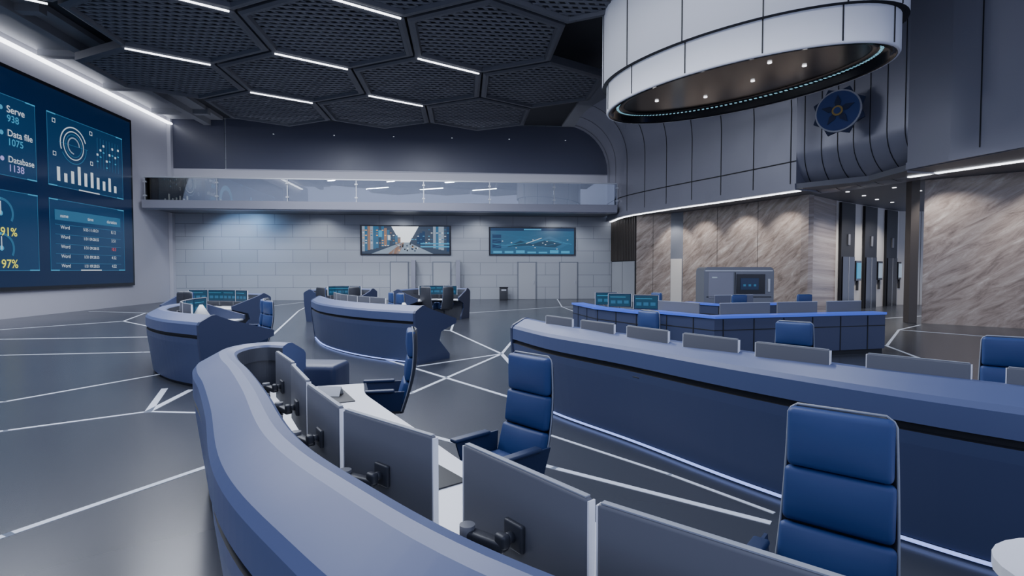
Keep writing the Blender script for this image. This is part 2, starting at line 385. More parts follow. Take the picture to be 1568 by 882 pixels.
def lifts(bb, p, q, t, n):
    rz = math.atan2(t.y, t.x); LL = (q - p).length
    for s in (1.0, 3.6, 6.3):
        c = p + t * s + n * .05; bb.box((c.x, c.y, 2.5), (1.45, .14, 5.0), 'gap', rz=rz)
        c2 = p + t * s + n * .14; bb.box((c2.x, c2.y, 1.25), (1.25, .06, 2.5), 'black', rz=rz)
        bb.box((c2.x, c2.y, 1.25), (.02, .08, 2.5), 'silver', rz=rz)
        bb.box((c2.x, c2.y, 3.3), (.22, .06, .5), 'mon_back', rz=rz)
        c3 = p + t * (s + 1.25) + n * .06
        bb.box((c3.x, c3.y, 1.85), (.6, .1, .95), 'black', rz=rz); bb.box((c3.x + n.x * .06, c3.y + n.y * .06, 1.85), (.45, .02, .75), 'scr_cyan' if s == 1.0 else 'scr_grey', rz=rz)
        bb.box((c3.x, c3.y, 1.15), (.05, .1, .5), 'charcoal', rz=rz)
wallseg('wall_elevator', M4, M5, 0, 5.05, 'cream', extra=lifts)
wallseg('wall_lobby_back', M5, M6, 0, 5.05, 'cream', extra=msee(1.2))
wallseg('wall_marble_right', (16.2, 17.6), (23, 10.2), 0, 5.05, 'marble', th=.6, extra=msee(3.0))
b = MB(); b.box((15.98, 17.85, 2.53), (.25, .5, 5.05), 'slat', rz=-.4); b.obj('trim_marble_edge')

# doors on back wall
for i, (xa, xb) in enumerate([(-4.55, -3.5), (-1.9, -.85), (3.5, 4.6), (6.2, 7.3)]):
    d = MB(); cx = (xa + xb) / 2; w = xb - xa
    d.box((cx, YB - .03, 1.2), (w + .12, .06, 2.42), 'door_frame'); d.box((cx, YB - .05, 1.18), (w, .06, 2.34), 'door')
    d.box((xb - .12, YB - .1, 1.1), (.03, .05, .2), 'silver'); d.obj('door_%d' % (i + 1))
for x in (-3.1, -.35):
    d = MB(); d.box((x, YB - .35, 1.25), (.22, .5, 2.5), 'door_frame'); d.box((x, YB - .61, 1.25), (.26, .04, 2.5), 'slab'); d.obj('entrance_pylon')

# wall displays
def disp(name, xa, xb, za, zb, kind):
    d = MB(); cx = (xa + xb) / 2; cz = (za + zb) / 2; w = xb - xa; h = zb - za; Y = YB - .1
    d.box((cx, YB - .05, cz), (w, .1, h), 'black')
    def q(u0, v0, u1, v1, k, lay=1, pts=None):
        y = Y - .004 * lay
        P = pts or [(u0, v0), (u1, v0), (u1, v1), (u0, v1)]
        d.add([(xa + u * w, y, za + v * h) for u, v in P], [tuple(range(len(P)))], k)
    if kind == 'city':
        q(.02, .04, .98, .96, 'scr_dk')
        q(0, 0, 0, 0, 'scr_sky', 2, [(.34, .96), (.64, .96), (.54, .42), (.44, .42)])
        q(0, 0, 0, 0, 'scr_grey', 2, [(.12, .04), (.8, .04), (.53, .42), (.45, .42)])
        q(0, 0, 0, 0, 'scr_brown', 2, [(.3, .04), (.42, .04), (.48, .42), (.46, .42)])
        for i in range(14):
            u = .02 + i * .03; ub = u + .03; top = .96 - max(0, i - 7) * .06
            q(u, .12 + i * .022, ub, top, random.choice(['scr_dk', 'scr_grey', 'scr_brown', 'scr_dk', 'scr_line']), 3)
            for j in range(7):
                if random.random() < .6 and .3 + j * .085 < top - .04: q(u + .005, .3 + j * .085, ub - .006, .33 + j * .085, random.choice(['scr_or', 'scr_white', 'scr_line', 'scr_brown']), 4)
        for i in range(14):
            u = .98 - i * .03; ub = u - .03; top = .96 - max(0, i - 6) * .055
            q(ub, .12 + i * .022, u, top, random.choice(['scr_dk', 'scr_panel', 'scr_grey', 'scr_line']), 3)
            for j in range(5):
                if random.random() < .5 and .4 + j * .11 < top - .04: q(ub + .005, .4 + j * .11, u - .006, .43 + j * .11, random.choice(['scr_cyan', 'scr_white', 'scr_line']), 4)
        for v in (.26, .36): q(.66, v, .98, v + .045, 'scr_cyan', 5)
        q(.2, .6, .24, .82, 'scr_cyan', 5); q(.3, .5, .33, .66, 'scr_white', 5)
        for i in range(16):
            u = random.uniform(.36, .62); v = random.uniform(.1, .36); q(u, v, u + .015, v + .05, random.choice(['scr_or', 'scr_white', 'gap', 'scr_dk', 'gap']), 5)
    else:
        q(.02, .04, .98, .96, 'scr_map'); q(.02, .86, .98, .96, 'scr_panel', 2); q(.4, .89, .6, .93, 'scr_cyan', 3)
        q(0, 0, 0, 0, 'scr_line', 2, [(.12, .25), (.35, .6), (.5, .45), (.7, .68), (.92, .4), (.8, .22), (.45, .3)])
        q(0, 0, 0, 0, 'scr_teal', 3, [(.2, .28), (.36, .52), (.5, .4), (.68, .58), (.84, .4), (.76, .28), (.45, .34)])
        for j in range(6):
            pts = [(u, .24 + .1 * j + .09 * math.sin(u * 7 + j * 1.7)) for u in [i / 20 * .9 + .05 for i in range(21)]]
            for a, c in zip(pts, pts[1:]): q(0, 0, 0, 0, 'scr_cyan' if j == 2 else 'scr_line', 4, [a, c, (c[0], c[1] + .01), (a[0], a[1] + .01)])
        q(0, 0, 0, 0, 'scr_white', 5, [(.42, .42), (.6, .62), (.61, .61), (.43, .41)])
        for i in range(12):
            u = random.uniform(.05, .9); v = random.uniform(.2, .8); q(u, v, u + .015, v + .022, 'scr_white', 5)
        for i in range(7): q(.05 + i * .13, .07, .15 + i * .13, .12 + random.random() * .06, 'scr_cyan', 4)
        for i in range(3): q(.04, .25 + i * .18, .14, .38 + i * .18, 'scr_panel', 3)
    d.obj(name, weld=False)
disp('wall_display', -6.4, -.78, 2.82, 4.68, 'city')
disp('wall_display', 1.6, 7.2, 2.82, 4.62, 'map')

# big video wall on left
def vwall():
    root = bpy.data.objects.new('video_wall', None); C.objects.link(root)
    X = XL
    d = MB(); d.box((X + .07, 19.1, 5.42), (.14, 22.3, 8.7), 'black'); d.box((X + .146, 19.1, 5.42), (.012, 22.0, 8.4), 'scr_bg'); d.obj('bezel', parent=root)
    d = MB()
    def q(y0, z0, y1, z1, k, l=1): d.add([(X + .153 + .004 * l, y, z) for y, z in ((y0, z0), (y1, z0), (y1, z1), (y0, z1))], [(0, 1, 2, 3)], k)
    def frame(y0, z0, y1, z1, k, w=.03, l=2):
        q(y0, z0, y1, z0 + w, k, l); q(y0, z1 - w, y1, z1, k, l); q(y0, z0, y0 + w, z1, k, l); q(y1 - w, z0, y1, z1, k, l)
    def ring(cy, cz, r0, r1, k, a0=0, a1=360, l=3):
        n = 40; vs = []
        for i in range(n + 1):
            t = math.radians(a0 + (a1 - a0) * i / n)
            for r in (r0, r1): vs.append((X + .153 + .004 * l, cy + r * math.cos(t), cz + r * math.sin(t)))
        d.add(vs, [(2 * i, 2 * i + 1, 2 * i + 3, 2 * i + 2) for i in range(n)], k)
    for (y0, y1) in ((24.4, 29.4), (17.6, 23.8), (10.5, 17)):
        for (z0, z1) in ((5.5, 8.6), (1.85, 4.95)):
            q(y0, z0, y1, z1, 'scr_panel'); frame(y0, z0, y1, z1, 'scr_line')
            for (yy, s) in ((y0, 1), (y1 - .5, 1)):
                q(yy, z1 - .05, yy + .5, z1, 'scr_cyan', 3); q(yy, z0, yy + .5, z0 + .05, 'scr_cyan', 3)
            q((y0 + y1) / 2 - .7, z0, (y0 + y1) / 2 + .7, z0 + .05, 'scr_white', 3)
    ring(25.95, 7.45, .78, .83, 'scr_white', 20, 200); ring(25.95, 7.45, .78, .82, 'scr_line', 210, 360)
    ring(25.95, 7.45, .6, .64, 'scr_white'); ring(25.95, 7.45, .48, .51, 'scr_line'); ring(25.95, 7.45, .32, .38, 'scr_grey', 0, 270)
    q(25.05, 7.44, 26.85, 7.46, 'scr_line', 3)
    for (y, z) in ((24.7, 8.2), (24.7, 6.8), (27.0, 8.2), (27.0, 6.8)): frame(y, z, y + .18, z + .18, 'scr_white', .025, 3)
    for i, h in enumerate([.55, .35, .5, .75, .55, .65, .5, .4, .6, .3]):
        q(24.9 + i * .42, 5.75, 25.08 + i * .42, 5.75 + h * 1.1, 'scr_white', 3)
    for i in range(8):
        y = 27.5 + i * .22; q(y, 6.75, y + .02, 8.2, 'scr_line', 3)
        zz = 6.9 + random.random(); q(y - .05, zz, y + .07, zz + .1, 'scr_white', 4); q(y - .05, zz - .3, y + .07, zz - .24, 'scr_cyan', 4)
    q(24.7, 4.05, 29.1, 4.5, 'scr_line', 3)
    for i in range(5): q(24.7, 3.9 - i * .42 - .05, 29.1, 3.9 - i * .42 - .03, 'scr_line', 3)
    for cz in (4.05, 2.72):
        ring(22.0, cz, .5, .6, 'scr_line', -30, 210); ring(22.0, cz, .5, .6, 'scr_cyan', 90, 210, 4); q(21.98, cz - .05, 22.02, cz + .45, 'scr_white', 4); ring(22, cz, 0, .1, 'scr_cyan')
        ring(19.8, cz, .5, .6, 'scr_line', -30, 210); ring(19.8, cz, .5, .6, 'scr_cyan', 90, 210, 4)
    ring(20.6, 7.0, .75, 1.1, 'scr_cyan', 0, 250); ring(20.6, 7.0, .75, 1.1, 'scr_white', 250, 360)
    for z, k in ((8.05, 'scr_cyan'), (7.1, 'scr_cyan'), (6.12, 'scr_purp')): ring(22.15, z + .02, 0, .09, k)
    for i in range(9): q(11 + i * .6, 5.8, 11.3 + i * .6, 6.2 + random.random() * 1.8, 'scr_cyan', 3)
    d.obj('interface_graphics', parent=root, weld=False)
    def txt(s, y, z, size, k, bold=.003):
        cu = bpy.data.curves.new('label', 'FONT'); cu.body = s; cu.size = size; cu.offset = bold; cu.materials.append(M[k])
        o = bpy.data.objects.new('label', cu); C.objects.link(o); o.location = (X + .175, y, z); o.rotation_euler = (math.pi / 2, 0, math.pi / 2); o.parent = root
    txt('Serve', 22.4, 7.95, .38, 'scr_white'); txt('938', 22.4, 7.6, .38, 'scr_cyan')
    txt('Data file', 22.4, 7.05, .36, 'scr_white'); txt('1075', 22.4, 6.7, .38, 'scr_cyan')
    txt('Database', 22.4, 6.05, .34, 'scr_white'); txt('1138', 22.4, 5.7, .38, 'scr_purp')
    txt('91%', 21.95, 3.2, .46, 'scr_yel'); txt('97%', 21.95, 1.97, .46, 'scr_yel')
    txt('name', 25.0, 4.18, .22, 'scr_white', 0); txt('time', 26.7, 4.18, .22, 'scr_white', 0); txt('duration', 28.05, 4.18, .22, 'scr_white', 0)
    for i in range(5):
        z = 3.68 - i * .42
        txt('Word', 25.0, z, .22, 'scr_white', 0); txt(['5/25 11:18:21', '1/31 09:28:55'][min(i, 1)], 26.4, z, .19, 'scr_white', 0); txt(['8.12', '3.51', '10.3', '4.52', '4.52'][i], 28.35, z, .21, 'scr_red' if i == 2 else 'scr_white', 0)
vwall()

# ---------------------------------------------------------------- hex ceiling
S = 3.08
def hexpoly(cx, cy, r): return [(cx + r * math.cos(math.radians(30 + 60 * i)), cy + r * math.sin(math.radians(30 + 60 * i))) for i in range(6)]
def hexpanel(me=None):
    b = MB()
    o = hexpoly(0, 0, S - .07); i1 = hexpoly(0, 0, S - .2); i2 = hexpoly(0, 0, S - .34); i3 = hexpoly(0, 0, S - .4)
    rings = [(o, .35), (o, .05), (i1, 0), (i2, 0.0), (i3, .12), (i3, .3)]
    for (p, z), (p2, z2) in zip(rings, rings[1:]):
        vs = [(x, y, z) for x, y in p] + [(x, y, z2) for x, y in p2]
        b.add(vs, [(k, (k + 1) % 6, 6 + (k + 1) % 6, 6 + k) for k in range(6)], 'hexframe')
    R = (S - .4) * math.cos(math.pi / 6)
    for ang, z in ((0, .12), (60, .14)):
        t = Vector((math.cos(math.radians(ang)), math.sin(math.radians(ang)))); n = Vector((-t.y, t.x))
        s = -R * 1.15
        while s < R * 1.15:
            lo, hi = -99, 99; ok = True
            for k in range(6):
                m = Vector((math.cos(math.radians(60 * k)), math.sin(math.radians(60 * k))))
                den = m.dot(t); num = R - m.dot(n) * s
                if abs(den) < 1e-6:
                    if num < 0: ok = False
                elif den > 0: hi = min(hi, num / den)
                else: lo = max(lo, num / den)
            if ok and hi - lo > .05:
                c = n * s + t * (lo + hi) / 2
                b.box((c.x, c.y, z), (hi - lo, .1, .03), 'hexbar', rz=math.radians(ang))
            s += .27
    return b.mesh('hex_ceiling_panel', weld=False)
hm = hexpanel()
rows = [(28.75, [-9.8, -4.5, .8]), (24.1, [-12.45, -7.15, -1.85, 3.45]), (19.45, [-9.8, -4.5, .8]), (14.8, [-12.45, -7.15, -1.85, 3.45]), (10.15, [-9.8, -4.5, .8]), (5.5, [-7.15, -1.85, 3.45])]
lit = [(24.1, -7.15), (24.1, -1.85), (19.45, -9.8), (19.45, -4.5), (19.45, .8), (14.8, -7.15), (14.8, -1.85), (14.8, -12.45), (10.15, -4.5), (10.15, .8), (10.15, -9.8), (5.5, -7.15), (5.5, -1.85), (5.5, 3.45)]  # lamps of the nearest row are out of view, added as fill light
for y, xs in rows:
    for x in xs: inst(hm, 'hex_ceiling_panel', (x, y, 10.0))
b = MB()
for y, xs in rows:
    for x in xs:
        for k in range(3):
            a = math.radians(60 * k); b.cyl((x + 1.5 * math.cos(a * 2), y + 1.5 * math.sin(a * 2), 10.15), (x + 1.5 * math.cos(a * 2), y + 1.5 * math.sin(a * 2), ZC), .025, 'hexframe', 6)
b.obj('ceiling_hanger_rods', weld=False)
sm = MB(); sm.box((0, 0, 0), (2.75, .045, .045), 'white_led'); sme = sm.mesh('linear_ceiling_lamp')
for (y, x) in lit:
    a = math.radians(120); ap = S * math.cos(math.pi / 6)
    px, py = x + ap * math.cos(a), y + ap * math.sin(a)
    o = inst(sme, 'linear_ceiling_lamp', (px, py, 9.99), math.radians(30))
    l = bpy.data.lights.new('strip', 'AREA'); l.shape = 'RECTANGLE'; l.size = 2.7; l.size_y = .05; l.energy = 400; l.color = (.84, .89, 1)
    lo = bpy.data.objects.new('strip_light', l); C.objects.link(lo); lo.location = (px, py, 9.96); lo.rotation_euler = (0, 0, math.radians(30))

# ---------------------------------------------------------------- oval drum
dc = Vector((7.6, 14.95)); dd = Vector((.585, -.811)).normalized(); dn = Vector((-dd.y, dd.x))
def oval(a, bb, n=72):
    return [dc + dd * a * math.cos(2 * math.pi * i / n) - dn * bb * math.sin(2 * math.pi * i / n) for i in range(n)]
root = bpy.data.objects.new('oval_ceiling_drum', None); C.objects.link(root)
b = MB()
def ringwall(bb, rings, k, smooth=True, n=72):
    for (a1, b1, z1), (a2, b2, z2) in zip(rings, rings[1:]):
        p = oval(a1, b1, n); q = oval(a2, b2, n)
        bb.add([(v.x, v.y, z1) for v in p] + [(v.x, v.y, z2) for v in q], [(i, (i + 1) % n, n + (i + 1) % n, n + i) for i in range(n)], k, smooth)
A, B = 4.1, 2.15
ringwall(b, [(A + .15, B + .15, 12.8), (A + .15, B + .15, 7.85)], 'drum'); ringwall(b, [(A + .15, B + .15, 7.85), (A, B, 7.85)], 'gap'); ringwall(b, [(A, B, 7.85), (A, B, 7.05)], 'drum')
ringwall(b, [(A, B, 7.05), (A - .03, B - .03, 7.0), (A - .07, B - .07, 7.0)], 'drum')
b.obj('cladding', parent=root)
b = MB(); ringwall(b, [(A - .07, B - .07, 7.0), (A - .2, B - .2, 7.02), (A - .2, B - .2, 7.2), (A - .62, B - .62, 7.22)], 'black')
p = oval(A - .62, B - .62); b.add([(v.x, v.y, 7.22) for v in p], [tuple(range(72))], 'black')
b.obj('underside', parent=root)
b = MB(); n = 150
for i in range(n):
    t0 = 2 * math.pi * i / n; t1 = t0 + 2 * math.pi / n * .5; vs = []
    for t in (t0, t1):
        for r in (.34, .42): v = dc + dd * (A - r) * math.cos(t) - dn * (B - r) * math.sin(t); vs.append((v.x, v.y, 7.195))
    b.add(vs, [(0, 1, 3, 2)], 'teal')
for (u, v) in [(-2.2, -.3), (-1.0, .5), (.6, .2), (2.0, .1), (1.5, -.8)]:
    c = dc + dd * u + dn * v; b.cyl((c.x, c.y, 7.19), (c.x, c.y, 7.215), .055, 'lampw', 12)
b.obj('led_ring', parent=root)
b = MB(); n = 13
for i in range(n):
    t = 2 * math.pi * (i + .3) / n
    v = dc + dd * (A + .155) * math.cos(t) - dn * (B + .155) * math.sin(t); v2 = dc + dd * (A + .005) * math.cos(t) - dn * (B + .005) * math.sin(t)
    tg = (-dd * A * math.sin(t) - dn * B * math.cos(t)); rz = math.atan2(tg.y, tg.x)
    b.box((v.x, v.y, 10.3), (.03, .02, 4.9), 'gap', rz=rz); b.box((v2.x, v2.y, 7.45), (.03, .02, .8), 'gap', rz=rz)
b.obj('seams', parent=root, weld=False)

# emblem
b = MB()
star = []
for i in range(16):
    r = 1.0 if i % 2 == 0 else .8
    star.append((r * math.cos(math.pi * i / 8 + math.pi / 8), r * math.sin(math.pi * i / 8 + math.pi / 8)))
b.prism(star, 0, .12, 'emb_navy')
def disc(r, z0, z1, k): b.prism([(r * math.cos(2 * math.pi * i / 40), r * math.sin(2 * math.pi * i / 40)) for i in range(40)], z0, z1, k)
disc(.84, .1, .18, 'silver'); disc(.78, .15, .2, 'emb_blue')
for i in range(5):
    a = math.pi / 2 + i * 2 * math.pi / 5; p = [(0, 0)]
    for da, r in ((-.35, .35), (0, .62), (.35, .35)): p.append((r * math.cos(a + da), r * math.sin(a + da)))
    b.prism(p, .2, .23, 'emb_navy')
disc(.2, .2, .26, 'gold'); disc(.13, .26, .28, 'emb_blue')
b.cyl((0, 0, -1.0), (0, 0, .02), .3, 'charcoal')
eo = b.obj('wall_emblem', (13.05, 17.75, 7.4)); nrm = Vector((-.8, -.6, 0)); eo.scale = (.86, .86, .86)
eo.rotation_euler = nrm.to_track_quat('Z', 'Y').to_euler()

# ---------------------------------------------------------------- monitor
def monitor_mesh(disp='scr_teal'):
    b = MB(); T = Matrix.Translation
    b.rbox((.6, .028, .36), .012, 'mon_back', T((0, 0, .345)), n=1)
    b.box((0, .0155, .345), (.575, .002, .335), 'scr_bg')
    b.box((0, .017, .345), (.55, .002, .31), disp)
    for i in range(3): b.box((-.17 + i * .17, .0185, .30), (.12, .001, .08), 'scr_line')
    b.box((.05, .0185, .43), (.4, .001, .012), 'scr_cyan')
    for sx in (-1, 1): b.box((sx * .301, .002, .345), (.006, .026, .345), 'desk')
    b.box((0, 0, .526), (.58, .02, .004), 'piping')
    b.rbox((.09, .02, .09), .008, 'charcoal', T((0, -.022, .31)), n=1)
    b.cyl((0, -.03, .31), (0, -.06, .31), .018, 'charcoal', 12)
    b.rbox((.05, .035, .045), .012, 'charcoal', T((0, -.07, .31)), n=1)
    b.rbox((.17, .045, .035), .012, 'charcoal', T((-.07, -.085, .29)) @ Matrix.Rotation(.25, 4, 'Z'), n=1)
    b.cyl((-.14, -.105, .24), (-.14, -.105, .32), .026, 'mon_back', 14)
    b.rbox((.17, .045, .03), .012, 'charcoal', T((-.07, -.115, .25)) @ Matrix.Rotation(-.1, 4, 'Z'), n=1)
    b.cyl((0, -.12, 0.0), (0, -.12, .27), .018, 'mon_back', 12)
    b.rbox((.1, .09, .02), .008, 'charcoal', T((0, -.12, .01)), n=1)
    return b.mesh('computer_monitor')
MON = monitor_mesh()
def mon(x, y, ang, z=.75, sc=1): return inst(MON, 'computer_monitor', (x, y, z), ang, sc)

# ---------------------------------------------------------------- chair
def chair_mesh():
    b = MB(); T = Matrix.Translation; R = Matrix.Rotation
    for i in range(5):
        a = 2 * math.pi * i / 5 + .3; mx = R(a, 4, 'Z')
        b.add([(.03, -.025, .07), (.03, .025, .07), (.31, .016, .06), (.31, -.016, .06), (.03, -.025, .12), (.03, .025, .12), (.31, .016, .08), (.31, -.016, .08)],
              [(0, 1, 2, 3), (4, 5, 6, 7), (0, 4, 7, 3), (1, 5, 6, 2), (2, 3, 7, 6)], 'silver', False, mx)
        b.cyl((.3, -.02, .03), (.3, .02, .03), .03, 'charcoal', 12, mx=mx); b.cyl((.3, 0, .03), (.3, 0, .07), .01, 'charcoal', 6, mx=mx)
    b.cyl((0, 0, .06), (0, 0, .14), .05, 'silver', 16); b.cyl((0, 0, .1), (0, 0, .4), .028, 'charcoal', 14)
    b.rbox((.3, .3, .05), .02, 'charcoal', T((0, 0, .4)), n=1)
    b.rbox((.48, .5, .04), .018, 'charcoal', T((0, .02, .435)), n=2)
    b.rbox((.46, .5, .1), .045, 'leather', T((0, .03, .49)), n=3)
    W = lambda z: .232 - .03 * (z - .45) / .82
    def yb(z): t = (z - .45) / .82; return -.2 - .12 * t + .05 * math.sin(t * math.pi) * -1
    n = 16; vs = []
    for i in range(n + 1):
        z = .42 + .85 * i / n
        w = W(z) + .008
        if i == n: w -= .03
        for x in (-w, -w * .9, 0, w * .9, w): vs.append((x, yb(z) - .035 + (.03 if abs(x) == w else 0), z))
    for i in range(n + 1):
        z = .42 + .85 * i / n; w = W(z) + .008
        if i == n: w -= .03
        for x in (-w, -w * .9, 0, w * .9, w): vs.append((x, yb(z) - .06 + (.04 if abs(x) == w else (0.02 if abs(x) > 0 else 0)), z))
    N = 5 * (n + 1); fs = []
    for i in range(n):
        for j in range(4):
            a = i * 5 + j; fs.append((a, a + 1, a + 6, a + 5)); fs.append((N + a, N + a + 1, N + a + 6, N + a + 5))
        fs.append((i * 5, i * 5 + 5, N + i * 5 + 5, N + i * 5)); fs.append((i * 5 + 4, i * 5 + 9, N + i * 5 + 9, N + i * 5 + 4))
    for j in range(4): fs.append((j, j + 1, N + j + 1, N + j)); fs.append((n * 5 + j, n * 5 + j + 1, N + n * 5 + j + 1, N + n * 5 + j))
    b.add(vs, fs, 'charcoal', True)
    left = [(-(W(z) + .006), yb(z) - .008, z) for z in [.44 + .79 * i / 14 for i in range(15)]]
    top = [(-(W(1.25) - .004), yb(1.25) - .01, 1.252), (-(W(1.27) - .03), yb(1.27) - .012, 1.272)]
    right_ = [(-x, y, z) for x, y, z in (left + top)][::-1]
    b.tube(left + top + right_, .006, 'piping', 6)
    for i, (z0, z1) in enumerate([(.5, .735), (.74, .985), (.99, 1.262)]):
        zc = (z0 + z1) / 2; tilt = math.atan2(yb(z0) - yb(z1), z1 - z0)
        b.rbox((2 * W(zc) - .003, .08, z1 - z0), .026, 'leather', T((0, yb(zc) + .01, zc)) @ R(tilt, 4, 'X'), n=4, bulge=.018)
    for sg in (-1, 1):
        b.rbox((.075, .34, .03), .014, 'leather_dk', T((sg * .27, .03, .665)), n=2)
        b.add([(sg * .255, -.2, .45), (sg * .255, .12, .45), (sg * .285, .17, .655), (sg * .285, -.24, .655), (sg * .24, -.2, .45), (sg * .24, .12, .45), (sg * .27, .17, .655), (sg * .27, -.24, .655)],
              [(0, 1, 2, 3), (4, 5, 6, 7), (0, 1, 5, 4), (1, 2, 6, 5), (2, 3, 7, 6), (0, 3, 7, 4)], 'leather_dk')
    return b.mesh('office_chair')
CH = chair_mesh()
def chair(x, y, fx, fy):
    f = Vector((fx, fy)).normalized(); p = Vector((x, y)) + f * .33
    return inst(CH, 'office_chair', (p.x, p.y, 0), math.atan2(-f.x, f.y))

# ---------------------------------------------------------------- consoles
def console(name, pts, sh=0.0, caps=(True, True), led=True, depth=1.25, deskpts=None, shellk='shell', lowk='shell_lo', nseg=8):
    path = smooth(pts, nseg); b = MB()
    prof = [(-.34, 1.13), (-.32, 1.15), (-.26, 1.17), (-.2, 1.165), (-.03, 1.07), (0, 1.03), (0, .87), (-.035, .86), (-.035, .82), (-.01, .81), (-.015, .72), (-.1, .05), (-.15, .05), (-.15, 0), (-.3, 0), (-.3, 1.0), (-.34, 1.0)]
    ks = [shellk] * 6 + ['gap'] * 3 + [lowk] * 2 + ['gap', 'gap', 'inner', 'inner', 'inner', 'inner']
    b.sweep(path, [(o + sh, z) for o, z in prof], ks, smooth=False)
    if led: b.sweep(path, [(-.088 + sh, .035), (-.088 + sh, .02), (-.12 + sh, .02), (-.12 + sh, .035)], 'led')
    dp = smooth(deskpts, nseg) if deskpts else path
    e = sh
    b.sweep(dp, [(-.3 + e, .75), (-.3 + e, .71), (-depth + e, .71), (-depth - .01 + e, .73), (-depth + e, .75)], ['inner', 'inner', 'silver', 'silver', 'desk'])
    b.sweep(dp, [(-.62 + e, .71), (-.62 + e, 0.0), (-.68 + e, 0.0), (-.68 + e, .71)], 'inner')
    ep = [(-.34, 1.14), (-.26, 1.18), (-.2, 1.175), (-.02, 1.08), (.01, 1.03), (.0, .72), (-.09, 0), (-1.05, 0), (-1.05, .1), (-.72, .42), (-.78, .6), (-1.28, .74), (-1.28, .84), (-.5, 1.08)]
    for flag, i in ((caps[0], 0), (caps[1], -1)):
        if not flag: continue
        p = path[i]; t = (path[1] - path[0]).normalized() if i == 0 else (path[-1] - path[-2]).normalized()
        n = Vector((t.y, -t.x)); ex = -t if i == 0 else t
        sc = depth / 1.25
        vs = [(p.x + n.x * (o * (sc if o < -.4 else 1) + sh), p.y + n.y * (o * (sc if o < -.4 else 1) + sh), z) for o, z in ep]
        vs += [(v[0] + ex.x * .06, v[1] + ex.y * .06, v[2]) for v in vs]; m = len(ep)
        b.add(vs, [(k, (k + 1) % m, m + (k + 1) % m, m + k) for k in range(m)] + [tuple(range(m)), tuple(range(m, 2 * m))], 'shell_dk')
    b.obj(name)
    return path, dp

# front console (path = inner rim)
front = [(-1.76, 5.46), (-1.95, 5.53), (-2.09, 5.4), (-2.1, 5.08), (-1.93, 4.68), (-1.66, 4.2), (-1.26, 3.43), (-.80, 2.5), (-.36, 1.88), (.16, 1.30), (.95, .72), (2.0, .4)]
console('curved_control_console', front, sh=.3, caps=(False, True), deskpts=[(-1.99, 5.28), (-1.86, 4.72), (-1.6, 4.15), (-1.24, 3.43), (-.80, 2.55), (-.34, 1.93), (.18, 1.33), (.95, .75), (2.0, .43)], depth=1.3, led=False, lowk='shell')
for (xa, ya), (xb, yb_) in [((.01, 1.91), (.34, 1.43)), ((.37, 1.39), (.78, .98)), ((.83, .95), (1.3, .65)), ((-.53, 2.44), (-.11, 2.01)), ((-.85, 3.01), (-.55, 2.47)), ((-1.13, 3.64), (-.87, 3.08)), ((-1.43, 4.24), (-1.14, 3.70))]:
    c = Vector(((xa + xb) / 2, (ya + yb_) / 2)); t = Vector((xb - xa, yb_ - ya)).normalized(); n = Vector((-t.y, t.x))
    mon(c.x, c.y, math.atan2(-n.x, n.y))
# desk accessories
b = MB(); b.rbox((.55, .36, .008), .003, 'matdk', Matrix.Translation((0, 0, .004)), n=1); b.obj('desk_mat', (-1.22, 4.92, .75), math.radians(-66))
b = MB(); b.rbox((.55, .4, .008), .003, 'matdk', Matrix.Translation((0, 0, .004)), n=1); b.obj('desk_mat', (-.3, 3.0, .75), math.radians(-57))
b = MB(); b.add([(-.11, -.05, 0), (.11, -.05, 0), (.11, .05, 0), (-.11, .05, 0), (-.11, 0, .08), (.11, 0, .08)], [(0, 1, 5, 4), (3, 2, 5, 4)], 'paper'); b.obj('tent_card', (-1.22, 4.98, .758), math.radians(-10))
b = MB(); b.rbox((.95, .5, .8), .06, 'shell_dk', Matrix.Translation((0, 0, .4)), n=3); b.box((0, -.253, .55), (.75, .01, .01), 'gap'); b.box((0, -.253, .3), (.75, .01, .01), 'gap'); b.obj('side_cabinet', (-1.9, 6.55, 0), math.radians(-10))
b = MB(); b.prism([(.6 * math.cos(a), .4 * math.sin(a)) for a in [2 * math.pi * i / 36 for i in range(36)]], .7, .75, 'desk'); b.cyl((0, 0, 0), (0, 0, .7), .06, 'silver', 16); b.cyl((0, 0, 0), (0, 0, .03), .25, 'silver', 24); b.obj('side_table', (2.6, 1.58, 0), math.radians(-35))

chair(.50, 3.95, -.8, -.62); chair(1.68, 2.24, -.7, -.7); chair(-.55, 5.8, -1, -.12)

# right console
right = [(.72, 7.9), (1.1, 6.8), (1.75, 5.6), (2.4, 4.3), (3.2, 3.05), (4.3, 1.9), (5.6, 1.1)]
console('curved_control_console', right, caps=(True, True))
for (xa, ya), (xb, yb_) in [((1.12, 7.3), (1.4, 6.7)), ((1.45, 6.6), (1.75, 6.0)), ((1.8, 5.9), (2.12, 5.25)), ((2.15, 5.15), (2.48, 4.55)), ((2.52, 4.45), (2.86, 3.9)), ((3.0, 3.75), (3.38, 3.25)), ((3.45, 3.15), (3.9, 2.65)), ((4.0, 2.6), (4.5, 2.2))]:
    c = Vector(((xa + xb) / 2, (ya + yb_) / 2)); t = Vector((xb - xa, yb_ - ya)).normalized(); n = Vector((-t.y, t.x))
    mon(c.x, c.y, math.atan2(-n.x, n.y))
chair(4.0, 6.15, -.7, -.6); chair(5.1, 4.55, -.6, -.7); chair(2.84, 7.98, -.9, -.4)

